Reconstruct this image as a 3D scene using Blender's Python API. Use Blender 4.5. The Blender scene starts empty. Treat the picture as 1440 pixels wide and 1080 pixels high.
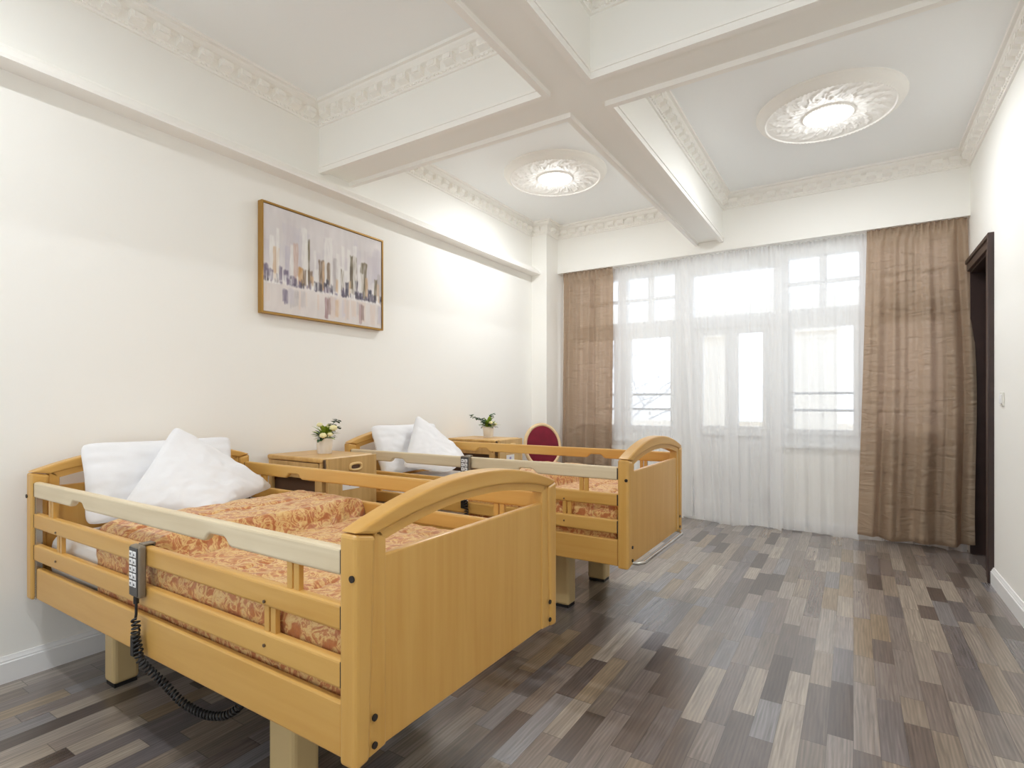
import bpy, bmesh, math, random
from mathutils import Vector, Matrix, noise
random.seed(7)
S = bpy.context.scene
COL = S.collection
PI = math.pi

# ------------------------------------------------------------------ helpers
def lin(r, g, b):
    f = lambda c: (c/255/12.92) if c/255 <= .04045 else ((c/255+.055)/1.055)**2.4
    return (f(r), f(g), f(b), 1)

def new_mat(name):
    m = bpy.data.materials.new(name); m.use_nodes = True
    return m, m.node_tree.nodes, m.node_tree.links, m.node_tree.nodes['Principled BSDF']

def plain(name, rgb, rough=.5, metal=0, bump=0, bscale=60, var=0, sheen=0):
    m, n, l, p = new_mat(name)
    p.inputs['Base Color'].default_value = lin(*rgb)
    p.inputs['Roughness'].default_value = rough
    p.inputs['Metallic'].default_value = metal
    if sheen: p.inputs['Sheen Weight'].default_value = sheen
    if bump or var:
        tc = n.new('ShaderNodeTexCoord'); nz = n.new('ShaderNodeTexNoise')
        nz.inputs['Scale'].default_value = bscale; nz.inputs['Detail'].default_value = 4
        l.new(tc.outputs['Object'], nz.inputs['Vector'])
        if bump:
            b = n.new('ShaderNodeBump'); b.inputs['Strength'].default_value = bump; b.inputs['Distance'].default_value = .01
            l.new(nz.outputs['Fac'], b.inputs['Height']); l.new(b.outputs['Normal'], p.inputs['Normal'])
        if var:
            r = n.new('ShaderNodeValToRGB'); c = lin(*rgb)
            r.color_ramp.elements[0].position = .3; r.color_ramp.elements[1].position = .7
            r.color_ramp.elements[0].color = tuple(x*(1-var) for x in c[:3])+(1,)
            r.color_ramp.elements[1].color = tuple(min(1, x*(1+var)) for x in c[:3])+(1,)
            l.new(nz.outputs['Fac'], r.inputs['Fac']); l.new(r.outputs['Color'], p.inputs['Base Color'])
    return m

def wood(name, rgb_a, rgb_b, axis, rough=.35, figure=1.0):
    m, n, l, p = new_mat(name)
    tc = n.new('ShaderNodeTexCoord'); mp = n.new('ShaderNodeMapping')
    sc = [38, 38, 38]; sc[axis] = 2.2
    mp.inputs['Scale'].default_value = sc
    nz = n.new('ShaderNodeTexNoise'); nz.inputs['Scale'].default_value = 1; nz.inputs['Detail'].default_value = 5
    nz.inputs['Distortion'].default_value = .4
    mp2 = n.new('ShaderNodeMapping'); s2 = [6, 6, 6]; s2[axis] = .7; mp2.inputs['Scale'].default_value = s2
    nz2 = n.new('ShaderNodeTexNoise'); nz2.inputs['Scale'].default_value = 1; nz2.inputs['Detail'].default_value = 2
    nz2.inputs['Distortion'].default_value = 1.2
    l.new(tc.outputs['Object'], mp.inputs['Vector']); l.new(mp.outputs['Vector'], nz.inputs['Vector'])
    l.new(tc.outputs['Object'], mp2.inputs['Vector']); l.new(mp2.outputs['Vector'], nz2.inputs['Vector'])
    mx = n.new('ShaderNodeMix'); mx.inputs['Factor'].default_value = .5*figure
    l.new(nz.outputs['Fac'], mx.inputs[2]); l.new(nz2.outputs['Fac'], mx.inputs[3])
    r = n.new('ShaderNodeValToRGB')
    r.color_ramp.elements[0].position = .36; r.color_ramp.elements[0].color = lin(*rgb_a)
    r.color_ramp.elements[1].position = .62; r.color_ramp.elements[1].color = lin(*rgb_b)
    l.new(mx.outputs[0], r.inputs['Fac']); l.new(r.outputs['Color'], p.inputs['Base Color'])
    p.inputs['Roughness'].default_value = rough
    b = n.new('ShaderNodeBump'); b.inputs['Strength'].default_value = .05
    l.new(nz.outputs['Fac'], b.inputs['Height']); l.new(b.outputs['Normal'], p.inputs['Normal'])
    return m

def emit(name, rgb, strength):
    m, n, l, p = new_mat(name)
    p.inputs['Base Color'].default_value = lin(*rgb)
    p.inputs['Emission Color'].default_value = lin(*rgb); p.inputs['Emission Strength'].default_value = strength
    return m

class MB:
    def __init__(s): s.bm = bmesh.new()
    def box(s, x0, x1, y0, y1, z0, z1, bev=0, seg=2):
        s.k = getattr(s, 'k', -1)+1; q = (s.k % 9)*.00011
        x0 -= q; x1 += q; y0 -= q; y1 += q; z1 += q; z0 -= q if z0 > .001 else 0
        vs = [s.bm.verts.new(p) for p in ((x0,y0,z0),(x1,y0,z0),(x1,y1,z0),(x0,y1,z0),(x0,y0,z1),(x1,y0,z1),(x1,y1,z1),(x0,y1,z1))]
        fs = [s.bm.faces.new([vs[i] for i in f]) for f in ((3,2,1,0),(4,5,6,7),(0,1,5,4),(1,2,6,5),(2,3,7,6),(3,0,4,7))]
        if bev:
            es = list({e for f in fs for e in f.edges})
            bmesh.ops.bevel(s.bm, geom=es, offset=bev, segments=seg, profile=.5, affect='EDGES')
        return s
    def prism(s, pts, axis, a, b):
        """pts: 2D outline in the two other axes (in x,y,z order), extruded from a to b along axis"""
        def mk(p, t):
            q = list(p); q.insert(axis, t); return s.bm.verts.new(q)
        A = [mk(p, a) for p in pts]; B = [mk(p, b) for p in pts]; k = len(pts)
        s.bm.faces.new(A); s.bm.faces.new(B[::-1])
        for i in range(k): s.bm.faces.new((A[i], B[i], B[(i+1) % k], A[(i+1) % k]))
        return s
    def grid(s, f, nu, nv, closed_u=False, closed_v=False):
        V = [[s.bm.verts.new(f(i/(nu if closed_u else nu-1), j/(nv if closed_v else nv-1))) for j in range(nv)] for i in range(nu)]
        for i in range(nu if closed_u else nu-1):
            for j in range(nv if closed_v else nv-1):
                a, b = (i+1) % nu, (j+1) % nv
                s.bm.faces.new((V[i][j], V[a][j], V[a][b], V[i][b]))
        return V
    def tube(s, path, r, n=8, cap=True):
        path = [Vector(p) for p in path]; rings = []
        t0 = (path[1]-path[0]).normalized()
        up = Vector((0,0,1)) if abs(t0.z) < .9 else Vector((1,0,0))
        u = t0.cross(up).normalized()
        for i, p in enumerate(path):
            t = (path[min(i+1, len(path)-1)]-path[max(i-1, 0)]).normalized()
            u = (u-t*u.dot(t)).normalized(); v = t.cross(u)
            rr = r(i/(len(path)-1)) if callable(r) else r
            rings.append([s.bm.verts.new(p+(u*math.cos(2*PI*k/n)+v*math.sin(2*PI*k/n))*rr) for k in range(n)])
        for a, b in zip(rings, rings[1:]):
            for k in range(n): s.bm.faces.new((a[k], a[(k+1) % n], b[(k+1) % n], b[k]))
        if cap: s.bm.faces.new(rings[0][::-1]); s.bm.faces.new(rings[-1])
        return s
    def lathe(s, prof, c, n=32, cap=True):
        rings = [[s.bm.verts.new((c[0]+r*math.cos(2*PI*k/n), c[1]+r*math.sin(2*PI*k/n), c[2]+z)) for k in range(n)] for r, z in prof]
        for a, b in zip(rings, rings[1:]):
            for k in range(n): s.bm.faces.new((a[k], a[(k+1) % n], b[(k+1) % n], b[k]))
        if cap: s.bm.faces.new(rings[0][::-1]); s.bm.faces.new(rings[-1])
        return s
    def ball(s, c, r, sc=(1,1,1), sub=2):
        d = bmesh.ops.create_icosphere(s.bm, subdivisions=sub, radius=r)
        for v in d['verts']: v.co = Vector((v.co.x*sc[0]+c[0], v.co.y*sc[1]+c[1], v.co.z*sc[2]+c[2]))
        return s
    def disc(s, c, r, axis, depth, n=12):
        """short cylinder centred at c, along axis from c to c+depth"""
        pts = []
        o = [i for i in range(3) if i != axis]
        for k in range(n):
            q = [c[o[0]]+r*math.cos(2*PI*k/n), c[o[1]]+r*math.sin(2*PI*k/n)]; pts.append(q)
        return s.prism(pts, axis, c[axis], c[axis]+depth)
    def build(s, name, mat, parent=None, smooth=0, bevel=0, seg=2, weld=True):
        if weld: bmesh.ops.remove_doubles(s.bm, verts=s.bm.verts, dist=1e-6)
        bmesh.ops.recalc_face_normals(s.bm, faces=s.bm.faces)
        if parent is not None:
            o = Vector(world_loc(parent))
            for v in s.bm.verts: v.co -= o
        me = bpy.data.meshes.new(name); s.bm.to_mesh(me); s.bm.free()
        ob = bpy.data.objects.new(name, me); COL.objects.link(ob)
        if mat: me.materials.append(mat)
        if parent is not None: ob.parent = parent
        if smooth:
            me.polygons.foreach_set('use_smooth', [True]*len(me.polygons))
            if smooth < 180:
                me.set_sharp_from_angle(angle=math.radians(smooth))
        if bevel:
            md = ob.modifiers.new('bevel', 'BEVEL'); md.width = bevel; md.segments = seg; md.limit_method = 'ANGLE'; md.angle_limit = math.radians(40)
        return ob

def world_loc(o):
    v = Vector((0,0,0))
    while o is not None:
        v += o.location; o = o.parent
    return v

def tag(o, label, cat, group=None, kind=None):
    if label: o['label'] = label
    if cat: o['category'] = cat
    if group: o['group'] = group
    if kind: o['kind'] = kind
    return o
def thing(name, label, cat, loc, group=None):
    o = bpy.data.objects.new(name, None); COL.objects.link(o); o.location = loc; o.empty_display_size = .1
    return tag(o, label, cat, group)
def structure(o, label=None):
    o['kind'] = 'structure'
    if label: o['label'] = label
    return o
def kids(o): return [c for c in bpy.data.objects if c.parent == o]
def dup(o, parent=None):
    c = o.copy(); COL.objects.link(c)
    if parent: c.parent = parent
    for ch in kids(o): dup(ch, c)
    return c

# ------------------------------------------------------------------ room dimensions
XL, XR, YB, YF, ZC = -3.20, .815, -1.6, 5.77, 3.335
YW = 5.92                     # inside face of the window wall
BX0, BX1, BY0, BY1 = -1.39, -1.12, 2.505, 2.80
ZB = 2.868                    # lowest edge of the beams

# ------------------------------------------------------------------ materials
M = {}
M['wall'] = plain('wall_paint', (247,246,241), .7, bump=.04, bscale=180)
M['ceil'] = plain('ceiling_paint', (247.5,249.5,249.5), .75, bump=.03, bscale=150)
M['plaster'] = plain('moulded_plaster', (249,247,242), .6)
M['base'] = plain('baseboard_white', (240,240,240), .4)
M['win'] = plain('window_white', (235,236,236), .45)
BEA, BEB = (203,154,78), (212,167,92)
M['wx'] = wood('beech_long', BEA, BEB, 0)
M['wy'] = wood('beech_cross', BEA, BEB, 1)
M['wz'] = wood('beech_upright', BEA, BEB, 2, .3)
M['pale'] = wood('pale_maple', (212,194,160), (227,212,182), 0, .4)
M['cab'] = wood('cabinet_beech', (190,150,90), (212,176,118), 2, .4)
M['cabtop'] = wood('cabinet_top_beech', (196,150,84), (216,176,112), 1, .35)
M['dark'] = plain('recess_shade_and_backing', (92,68,52), .6)  # brown standing in for shade in recesses; also the painting's backing
M['screw'] = plain('screw_dark', (58,52,48), .4, .6)
M['steel'] = plain('steel', (190,188,182), .25, .9)
M['black'] = plain('black_plastic', (28,27,27), .45)
M['legp'] = plain('beige_lift_leg', (206,180,130), .45)
M['grey'] = plain('grey_handset', (128,116,98), .45)
M['white'] = plain('white_paper', (240,240,240), .6)
M['linen'] = plain('white_linen', (234,234,236), .85, bump=.25, bscale=14)
M['sheet'] = plain('white_sheet', (234,234,233), .85, bump=.15, bscale=9)
M['deck'] = plain('dark_deck', (62,60,60), .6)
M['gold'] = plain('gold_frame', (168,128,60), .4, .45)
M['velvet'] = plain('red_velvet', (118,4,36), .85, sheen=.15, var=.15, bscale=12)
M['cream'] = plain('cream_gilt_wood', (228,200,156), .4)
M['pot'] = plain('white_pot', (238,236,230), .45)
M['leafy'] = plain('yellow_green_leaf', (140,165,50), .55, var=.25, bscale=30)
M['leafd'] = plain('dark_green_leaf', (62,92,58), .55, var=.2, bscale=30)
M['petal'] = plain('cream_petal', (240,232,178), .6)
M['door'] = plain('dark_brown_door', (56,40,36), .35, var=.15, bscale=8)
M['switch'] = plain('switch_cream', (232,230,222), .4)
M['steel3'] = plain('bronze_steel', (120,102,84), .35, .7)
M['led'] = emit('led_lamp', (255,252,244), 8)
M['outwall'] = plain('loggia_plaster', (246,240,230), .8)
M['build'] = plain('hazy_building', (226,224,220), .8)
M['bark'] = plain('tree_bark', (176,174,172), .8)

# floor: narrow mixed-tone oak strips running away from the camera
def floor_mat():
    m, n, l, p = new_mat('mixed_oak_strip_floor')
    def math_(op, a, b=None, c=None):
        q = n.new('ShaderNodeMath'); q.operation = op
        for i, v in enumerate((a, b, c)):
            if v is None: continue
            if isinstance(v, (int, float)): q.inputs[i].default_value = v
            else: l.new(v, q.inputs[i])
        return q.outputs[0]
    tc = n.new('ShaderNodeTexCoord'); sp = n.new('ShaderNodeSeparateXYZ'); l.new(tc.outputs['Object'], sp.inputs[0])
    X, Y = sp.outputs[0], sp.outputs[1]
    W, L = .083, .43
    xs = math_('DIVIDE', X, W); ci = math_('FLOOR', xs); xf = math_('SUBTRACT', xs, ci)
    def hash_(a, b, seed):
        cb = n.new('ShaderNodeCombineXYZ'); l.new(a, cb.inputs[0])
        if b is not None: l.new(b, cb.inputs[1])
        cb.inputs[2].default_value = seed
        w = n.new('ShaderNodeTexWhiteNoise'); w.noise_dimensions = '3D'; l.new(cb.outputs[0], w.inputs['Vector'])
        return w
    off = hash_(ci, None, 3.3).outputs['Value']
    ys = math_('ADD', math_('DIVIDE', Y, L), math_('MULTIPLY', off, 7.0))
    k = math_('FLOOR', ys); yf = math_('SUBTRACT', ys, k)
    j = math_('MULTIPLY', hash_(ci, k, 1.7).outputs['Value'], .62)
    less = math_('LESS_THAN', yf, j)
    kid = math_('SUBTRACT', k, less)
    dj = math_('ABSOLUTE', math_('SUBTRACT', yf, j))
    idn = hash_(ci, kid, 9.1); idv = idn.outputs['Value']
    ramp = n.new('ShaderNodeValToRGB'); ramp.color_ramp.interpolation = 'CONSTANT'
    cols = [(0, (122, 110, 104)), (0.09, (142, 130, 122)), (0.2, (104, 92, 86)), (0.29, (154, 143, 133)), (0.39, (132, 122, 117)), (0.5, (146, 132, 118)), (0.58, (114, 107, 107)), (0.67, (166, 154, 141)), (0.75, (126, 114, 104)), (0.84, (86, 75, 70)), (0.89, (148, 130, 108)), (0.94, (136, 132, 133))]
    e = ramp.color_ramp.elements
    e[0].position = 0; e[0].color = lin(*cols[0][1]); e[1].position = cols[1][0]; e[1].color = lin(*cols[1][1])
    for q, c in cols[2:]:
        z = e.new(q); z.color = lin(*c)
    l.new(idv, ramp.inputs['Fac'])
    # grain, shifted per board
    mp = n.new('ShaderNodeMapping'); mp.inputs['Scale'].default_value = (60, 3.2, 1)
    va = n.new('ShaderNodeVectorMath'); va.operation = 'ADD'; l.new(tc.outputs['Object'], va.inputs[0])
    sc = n.new('ShaderNodeVectorMath'); sc.operation = 'SCALE'; l.new(idn.outputs['Color'], sc.inputs[0]); sc.inputs['Scale'].default_value = 20
    l.new(sc.outputs[0], va.inputs[1]); l.new(va.outputs[0], mp.inputs['Vector'])
    g = n.new('ShaderNodeTexNoise'); g.inputs['Scale'].default_value = 1; g.inputs['Detail'].default_value = 6; g.inputs['Distortion'].default_value = 1.3
    l.new(mp.outputs[0], g.inputs['Vector'])
    mp2 = n.new('ShaderNodeMapping'); mp2.inputs['Scale'].default_value = (16, 2.4, 1); l.new(va.outputs[0], mp2.inputs['Vector'])
    wv = n.new('ShaderNodeTexWave'); wv.inputs['Scale'].default_value = 1.4; wv.inputs['Distortion'].default_value = 7; wv.inputs['Detail'].default_value = 2
    wv.inputs['Detail Scale'].default_value = .7
    l.new(mp2.outputs[0], wv.inputs['Vector'])
    gr = n.new('ShaderNodeMapRange'); l.new(g.outputs['Fac'], gr.inputs[0])
    gr.inputs[1].default_value = .3; gr.inputs[2].default_value = .7; gr.inputs[3].default_value = .66; gr.inputs[4].default_value = 1.16
    wr = n.new('ShaderNodeMapRange'); l.new(wv.outputs['Fac'], wr.inputs[0]); wr.inputs[3].default_value = .88; wr.inputs[4].default_value = 1.1
    mul = math_('MULTIPLY', gr.outputs[0], wr.outputs[0])
    vm = n.new('ShaderNodeVectorMath'); vm.operation = 'SCALE'; l.new(ramp.outputs['Color'], vm.inputs[0]); l.new(mul, vm.inputs['Scale'])
    # seams
    ex = math_('LESS_THAN', math_('MINIMUM', xf, math_('SUBTRACT', 1.0, xf)), .014)
    ey = math_('LESS_THAN', dj, .0035)
    seam = math_('MAXIMUM', ex, ey)
    mx = n.new('ShaderNodeMix'); mx.data_type = 'RGBA'; l.new(math_('MULTIPLY', seam, .55), mx.inputs['Factor'])
    l.new(vm.outputs[0], mx.inputs[6]); mx.inputs[7].default_value = lin(52,42,38)
    l.new(mx.outputs[2], p.inputs['Base Color'])
    rr = n.new('ShaderNodeMapRange'); l.new(idn.outputs['Color'], rr.inputs[0]); rr.inputs[3].default_value = .22; rr.inputs[4].default_value = .42
    l.new(rr.outputs[0], p.inputs['Roughness'])
    b = n.new('ShaderNodeBump'); b.inputs['Strength'].default_value = .12; b.inputs['Distance'].default_value = .004
    l.new(math_('ADD', g.outputs['Fac'], math_('MULTIPLY', seam, -1.5)), b.inputs['Height'])
    # every board lies at a very slightly different tilt
    tv = n.new('ShaderNodeVectorMath'); tv.operation = 'SUBTRACT'; l.new(idn.outputs['Color'], tv.inputs[0]); tv.inputs[1].default_value = (.5,.5,.5)
    ts = n.new('ShaderNodeVectorMath'); ts.operation = 'MULTIPLY'; l.new(tv.outputs[0], ts.inputs[0]); ts.inputs[1].default_value = (.05,.06,0)
    ta = n.new('ShaderNodeVectorMath'); ta.operation = 'ADD'; l.new(b.outputs['Normal'], ta.inputs[0]); l.new(ts.outputs[0], ta.inputs[1])
    tn_ = n.new('ShaderNodeVectorMath'); tn_.operation = 'NORMALIZE'; l.new(ta.outputs[0], tn_.inputs[0])
    l.new(tn_.outputs[0], p.inputs['Normal']); l.new(tn_.outputs[0], p.inputs['Coat Normal'])
    p.inputs['Coat Weight'].default_value = .8; p.inputs['Coat Roughness'].default_value = .2
    return m
M['floor'] = floor_mat()

def damask():
    m, n, l, p = new_mat('orange_damask')
    tc = n.new('ShaderNodeTexCoord')
    n1 = n.new('ShaderNodeTexNoise'); n1.inputs['Scale'].default_value = 21; n1.inputs['Detail'].default_value = 5; n1.inputs['Distortion'].default_value = 1.3
    n1.inputs['Roughness'].default_value = .6
    l.new(tc.outputs['Object'], n1.inputs['Vector'])
    r = n.new('ShaderNodeValToRGB'); e = r.color_ramp.elements
    e[0].position = .36; e[0].color = lin(182,112,62); e[1].position = .44; e[1].color = lin(192,124,74)
    for q, c in ((.475,(214,168,106)),(.535,(228,196,132)),(.575,(198,132,80)),(.64,(188,118,68)),(.68,(220,180,116))):
        z = e.new(q); z.color = lin(*c)
    l.new(n1.outputs['Fac'], r.inputs['Fac']); l.new(r.outputs['Color'], p.inputs['Base Color'])
    p.inputs['Roughness'].default_value = .5; p.inputs['Sheen Weight'].default_value = .2
    n2 = n.new('ShaderNodeTexNoise'); n2.inputs['Scale'].default_value = 22; n2.inputs['Detail'].default_value = 3
    l.new(tc.outputs['Object'], n2.inputs['Vector'])
    b = n.new('ShaderNodeBump'); b.inputs['Strength'].default_value = .55; b.inputs['Distance'].default_value = .02
    l.new(n2.outputs['Fac'], b.inputs['Height']); l.new(b.outputs['Normal'], p.inputs['Normal'])
    return m
M['damask'] = damask()

def cloth(name, rgb, diff, trans, clear, rough=.6, crease=0, tcol=None):
    """woven cloth: diffuse + translucent + open weave (transparent)"""
    m, n, l, p = new_mat(name); n.remove(p); out = n['Material Output']
    d = n.new('ShaderNodeBsdfPrincipled'); d.inputs['Base Color'].default_value = lin(*rgb); d.inputs['Roughness'].default_value = rough
    d.inputs['Sheen Weight'].default_value = .1
    t = n.new('ShaderNodeBsdfTranslucent'); t.inputs['Color'].default_value = lin(*(tcol or rgb))
    c = n.new('ShaderNodeBsdfTransparent'); c.inputs['Color'].default_value = lin(*(tcol or (255,255,255)))
    m1 = n.new('ShaderNodeMixShader'); m1.inputs[0].default_value = trans/(diff+trans)
    l.new(d.outputs[0], m1.inputs[1]); l.new(t.outputs[0], m1.inputs[2])
    m2 = n.new('ShaderNodeMixShader'); m2.inputs[0].default_value = clear
    l.new(m1.outputs[0], m2.inputs[1]); l.new(c.outputs[0], m2.inputs[2]); l.new(m2.outputs[0], out.inputs[0])
    if crease:
        tc = n.new('ShaderNodeTexCoord'); mp = n.new('ShaderNodeMapping'); mp.inputs['Scale'].default_value = (2.6, 2.6, 9)
        nz = n.new('ShaderNodeTexNoise'); nz.inputs['Scale'].default_value = 1.4; nz.inputs['Detail'].default_value = 3; nz.inputs['Distortion'].default_value = 1.5
        l.new(tc.outputs['Object'], mp.inputs['Vector']); l.new(mp.outputs['Vector'], nz.inputs['Vector'])
        b = n.new('ShaderNodeBump'); b.inputs['Strength'].default_value = crease; b.inputs['Distance'].default_value = .04
        l.new(nz.outputs['Fac'], b.inputs['Height']); l.new(b.outputs['Normal'], d.inputs['Normal']); l.new(b.outputs['Normal'], t.inputs['Normal'])
    return m
M['taupe'] = cloth('taupe_satin', (182,166,144), .72, .28, .33, .40, .6, (240,222,208))
M['sheer'] = cloth('white_voile', (250,250,250), .8, .2, .5, .8)

def glass():
    m, n, l, p = new_mat('clear_glass'); n.remove(p); out = n['Material Output']
    t = n.new('ShaderNodeBsdfTransparent'); g = n.new('ShaderNodeBsdfGlossy'); g.inputs['Roughness'].default_value = .02
    mx = n.new('ShaderNodeMixShader'); mx.inputs[0].default_value = .05
    l.new(t.outputs[0], mx.inputs[1]); l.new(g.outputs[0], mx.inputs[2]); l.new(mx.outputs[0], out.inputs[0])
    return m
M['glass'] = glass()

def painted():
    m, n, l, p = new_mat('painted_canvas')
    a = n.new('ShaderNodeVertexColor'); a.layer_name = 'paint'
    l.new(a.outputs['Color'], p.inputs['Base Color']); p.inputs['Roughness'].default_value = .6
    nz = n.new('ShaderNodeTexNoise'); nz.inputs['Scale'].default_value = 120; tc = n.new('ShaderNodeTexCoord'); l.new(tc.outputs['Object'], nz.inputs['Vector'])
    b = n.new('ShaderNodeBump'); b.inputs['Strength'].default_value = .1; l.new(nz.outputs['Fac'], b.inputs['Height']); l.new(b.outputs['Normal'], p.inputs['Normal'])
    return m
M['paint'] = painted()

# ------------------------------------------------------------------ shell
structure(MB().box(XL-.15, XR+.4, YB-.1, 6.1, -.1, 0).build('floor', M['floor']), 'mixed grey and brown oak strip floor')
structure(MB().box(XL-.15, XR+.15, YB-.15, 6.1, ZC, ZC+.15).build('ceiling', M['ceil']), 'white coffered ceiling')
structure(MB().box(XL-.15, XL, YB-.15, 6.1, 0, ZC).build('wall_left', M['wall']), 'cream white wall behind the beds')
DY0, DY1, DZ = 4.99, 5.80, 2.33
w = MB(); w.box(XR, XR+.15, YB-.15, DY0, 0, ZC); w.box(XR, XR+.15, DY0, DY1, DZ, ZC); w.box(XR, XR+.15, DY1, 6.1, 0, ZC)
structure(w.build('wall_right', M['wall']), 'cream white wall with the dark doorway')
# wall behind the camera with an unglazed opening, added to let in fill light
w = MB(); w.box(XL, -2.7, YB-.15, YB, 0, ZC); w.box(.3, XR, YB-.15, YB, 0, ZC); w.box(-2.7, .3, YB-.15, YB, 1.9, ZC); w.box(-2.7, .3, YB-.15, YB, 0, .7)
structure(w.build('wall_back', M['wall']))
# window wall: pilaster, lintel and the parapets under the windows
w = MB(); w.box(-3.0, XR, YF, 6.1, 2.785, ZC)
for a, b in ((-3.0, -1.55), (-.58, XR)): w.box(a, b, YW, 6.1, 0, .80)
w.box(-3.0, -2.86, YW, 6.1, .80, 2.785); w.box(.74, XR, YW, 6.1, .80, 2.785)
structure(w.build('wall_far', M['wall']), 'window wall with a deep lintel')
structure(MB().box(XL, -3.0, 5.49, 6.1, 0, ZC).build('trim_1', M['wall'], bevel=.004), 'square pilaster in the far left corner')

# ceiling beams with raised rims round every coffer
b = MB(); b.box(XL, XR, BY0, BY1, ZB+.028, ZC); b.box(BX0, BX1, YB, BY0, ZB+.028, ZC); b.box(BX0, BX1, BY1, YF, ZB+.028, ZC)
structure(b.build('trim_2', M['wall'], weld=False), 'crossing ceiling beams')
r = MB(); RW = .03; z0, z1 = ZB, ZB+.055
def rim(x0, x1, y0, y1, sides):
    # sides: which edges of the coffer are beams
    for s in sides:
        q = .005
        q = .005; g = .006
        if s == 'N': pc, st = (x0-RW, x1+RW, y1-q, y1+RW), (x0+q+g, x1-q-g, y1-q-g, y1-q)
        if s == 'S': pc, st = (x0-RW, x1+RW, y0-RW, y0+q), (x0+q+g, x1-q-g, y0+q, y0+q+g)
        if s == 'E': pc, st = (x1-q, x1+RW, y0+q, y1-q), (x1-q-g, x1-q, y0+q, y1-q)
        if s == 'W': pc, st = (x0-RW, x0+q, y0+q, y1-q), (x0+q, x0+q+g, y0+q, y1-q)
        cl = lambda a, c, d, e: (max(a, XL), min(c, XR), max(d, YB), min(e, YF))
        r.box(*cl(*pc), z0, z1); r.box(*cl(*st), z1-.02, z1-.008)
rim(XL, BX0, YB, BY0, 'NE'); rim(BX1, XR, YB, BY0, 'NW'); rim(XL, BX0, BY1, YF, 'SE'); rim(BX1, XR, BY1, YF, 'SW')
structure(r.build('trim_3', M['plaster'], weld=False), 'raised rims on the beam edges')
# ledge moulding on the left wall
prof = [(0,2.73),(.12,2.73),(.12,2.748),(.112,2.755),(.10,2.775),(.075,2.797),(.05,2.808),(.05,2.818),(.03,2.822),(.022,2.834),(0,2.836)]
structure(MB().prism([(XL+a, z) for a, z in prof], 1, YB, 5.49).build('trim_4', M['plaster'], smooth=30), 'moulded ledge along the left wall')

# cornices: one moulded loop per coffer
CP = [(0,ZC-.145),(.014,ZC-.145),(.018,ZC-.135),(.016,ZC-.128),(.024,ZC-.12),(.024,ZC-.062),(.03,ZC-.058),(.036,ZC-.05),(.05,ZC-.044),(.062,ZC-.03),(.066,ZC-.018),(.085,ZC-.016),(.088,ZC),(0,ZC)]
def cornice(name, pts, label):
    """pts: counter-clockwise loop of wall corners seen from below the ceiling (interior on the left)"""
    m = MB(); k = len(pts); P = [Vector((a, b)) for a, b in pts]
    D = [(P[(i+1) % k]-P[i]).normalized() for i in range(k)]
    Nn = [Vector((-d.y, d.x)) for d in D]
    def off(i, t):
        a, c = Nn[i-1], Nn[i]
        return P[i]+(a+c)/(1+a.dot(c))*t
    V = [[m.bm.verts.new((*off(i, t), z)) for t, z in CP] for i in range(k)]
    q = len(CP)
    for i in range(k):
        for j in range(q):
            a, c = (i+1) % k, (j+1) % q
            m.bm.faces.new((V[i][j], V[a][j], V[a][c], V[i][c]))
    def blk(i, s0, s1, t0, t1, za, zb, dz=0):
        o, d, nn = P[i], D[i], Nn[i]
        cs = [o+d*s0+nn*t0, o+d*s1+nn*t0, o+d*s1+nn*t1, o+d*s0+nn*t1]
        lo = [m.bm.verts.new((c.x, c.y, za+(dz if h > 1 else 0))) for h, c in enumerate(cs)]; hi = [m.bm.verts.new((c.x, c.y, zb)) for c in cs]
        m.bm.faces.new(lo[::-1]); m.bm.faces.new(hi)
        for h in range(4): m.bm.faces.new((lo[h], lo[(h+1) % 4], hi[(h+1) % 4], hi[h]))
    for i in range(k):
        Ln = (P[(i+1) % k]-P[i]).length
        n_ = max(1, round((Ln-.1)/.118)); st = (Ln-.1)/n_
        for h in range(n_):
            s = .05+st*(h+.5)
            blk(i, s-.036, s+.036, .02, .062, ZC-.115, ZC-.06, .016)     # modillion
            blk(i, s-.022, s+.022, .02, .068, ZC-.104, ZC-.064, .012)
        nb = max(1, round((Ln-.06)/.03)); st = (Ln-.06)/nb
        for h in range(nb):
            s = .03+st*(h+.5)
            blk(i, s-.0085, s+.0085, .01, .026, ZC-.138, ZC-.124, .004)    # bead row
    return structure(m.build(name, M['plaster'], weld=False), label)
cornice('trim_5', [(XL,YB),(BX0,YB),(BX0,BY0),(XL,BY0)], 'modillion cornice of the near left coffer')
cornice('trim_6', [(BX1,YB),(XR,YB),(XR,BY0),(BX1,BY0)], 'modillion cornice of the near right coffer')
cornice('trim_7', [(XL,BY1),(BX0,BY1),(BX0,YF),(-3.0,YF),(-3.0,5.49),(XL,5.49)], 'modillion cornice of the far left coffer')
cornice('trim_8', [(BX1,BY1),(XR,BY1),(XR,YF),(BX1,YF)], 'modillion cornice of the far right coffer')

# baseboards
def baseboard(name, x, sgn, y0, y1):
    pr = [(0,0),(.02,0),(.02,.088),(.014,.092),(.014,.098),(.009,.104),(.006,.115),(0,.115)]
    return structure(MB().prism([(x+sgn*a, z) for a, z in pr], 1, y0, y1).build(name, M['base'], smooth=30), 'white moulded baseboard')
baseboard('baseboard_left', XL, 1, YB, 5.49)
baseboard('baseboard_right', XR, -1, YB, 4.885)
structure(MB().prism([(YW-a, z) for a, z in [(0,0),(.018,0),(.018,.085),(.01,.1),(0,.105)]], 0, -3.0, -1.55).build('baseboard_far', M['base']))
structure(MB().prism([(YW-a, z) for a, z in [(0,0),(.018,0),(.018,.085),(.01,.1),(0,.105)]], 0, -.58, XR).build('baseboard_far_right', M['base']))

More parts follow.
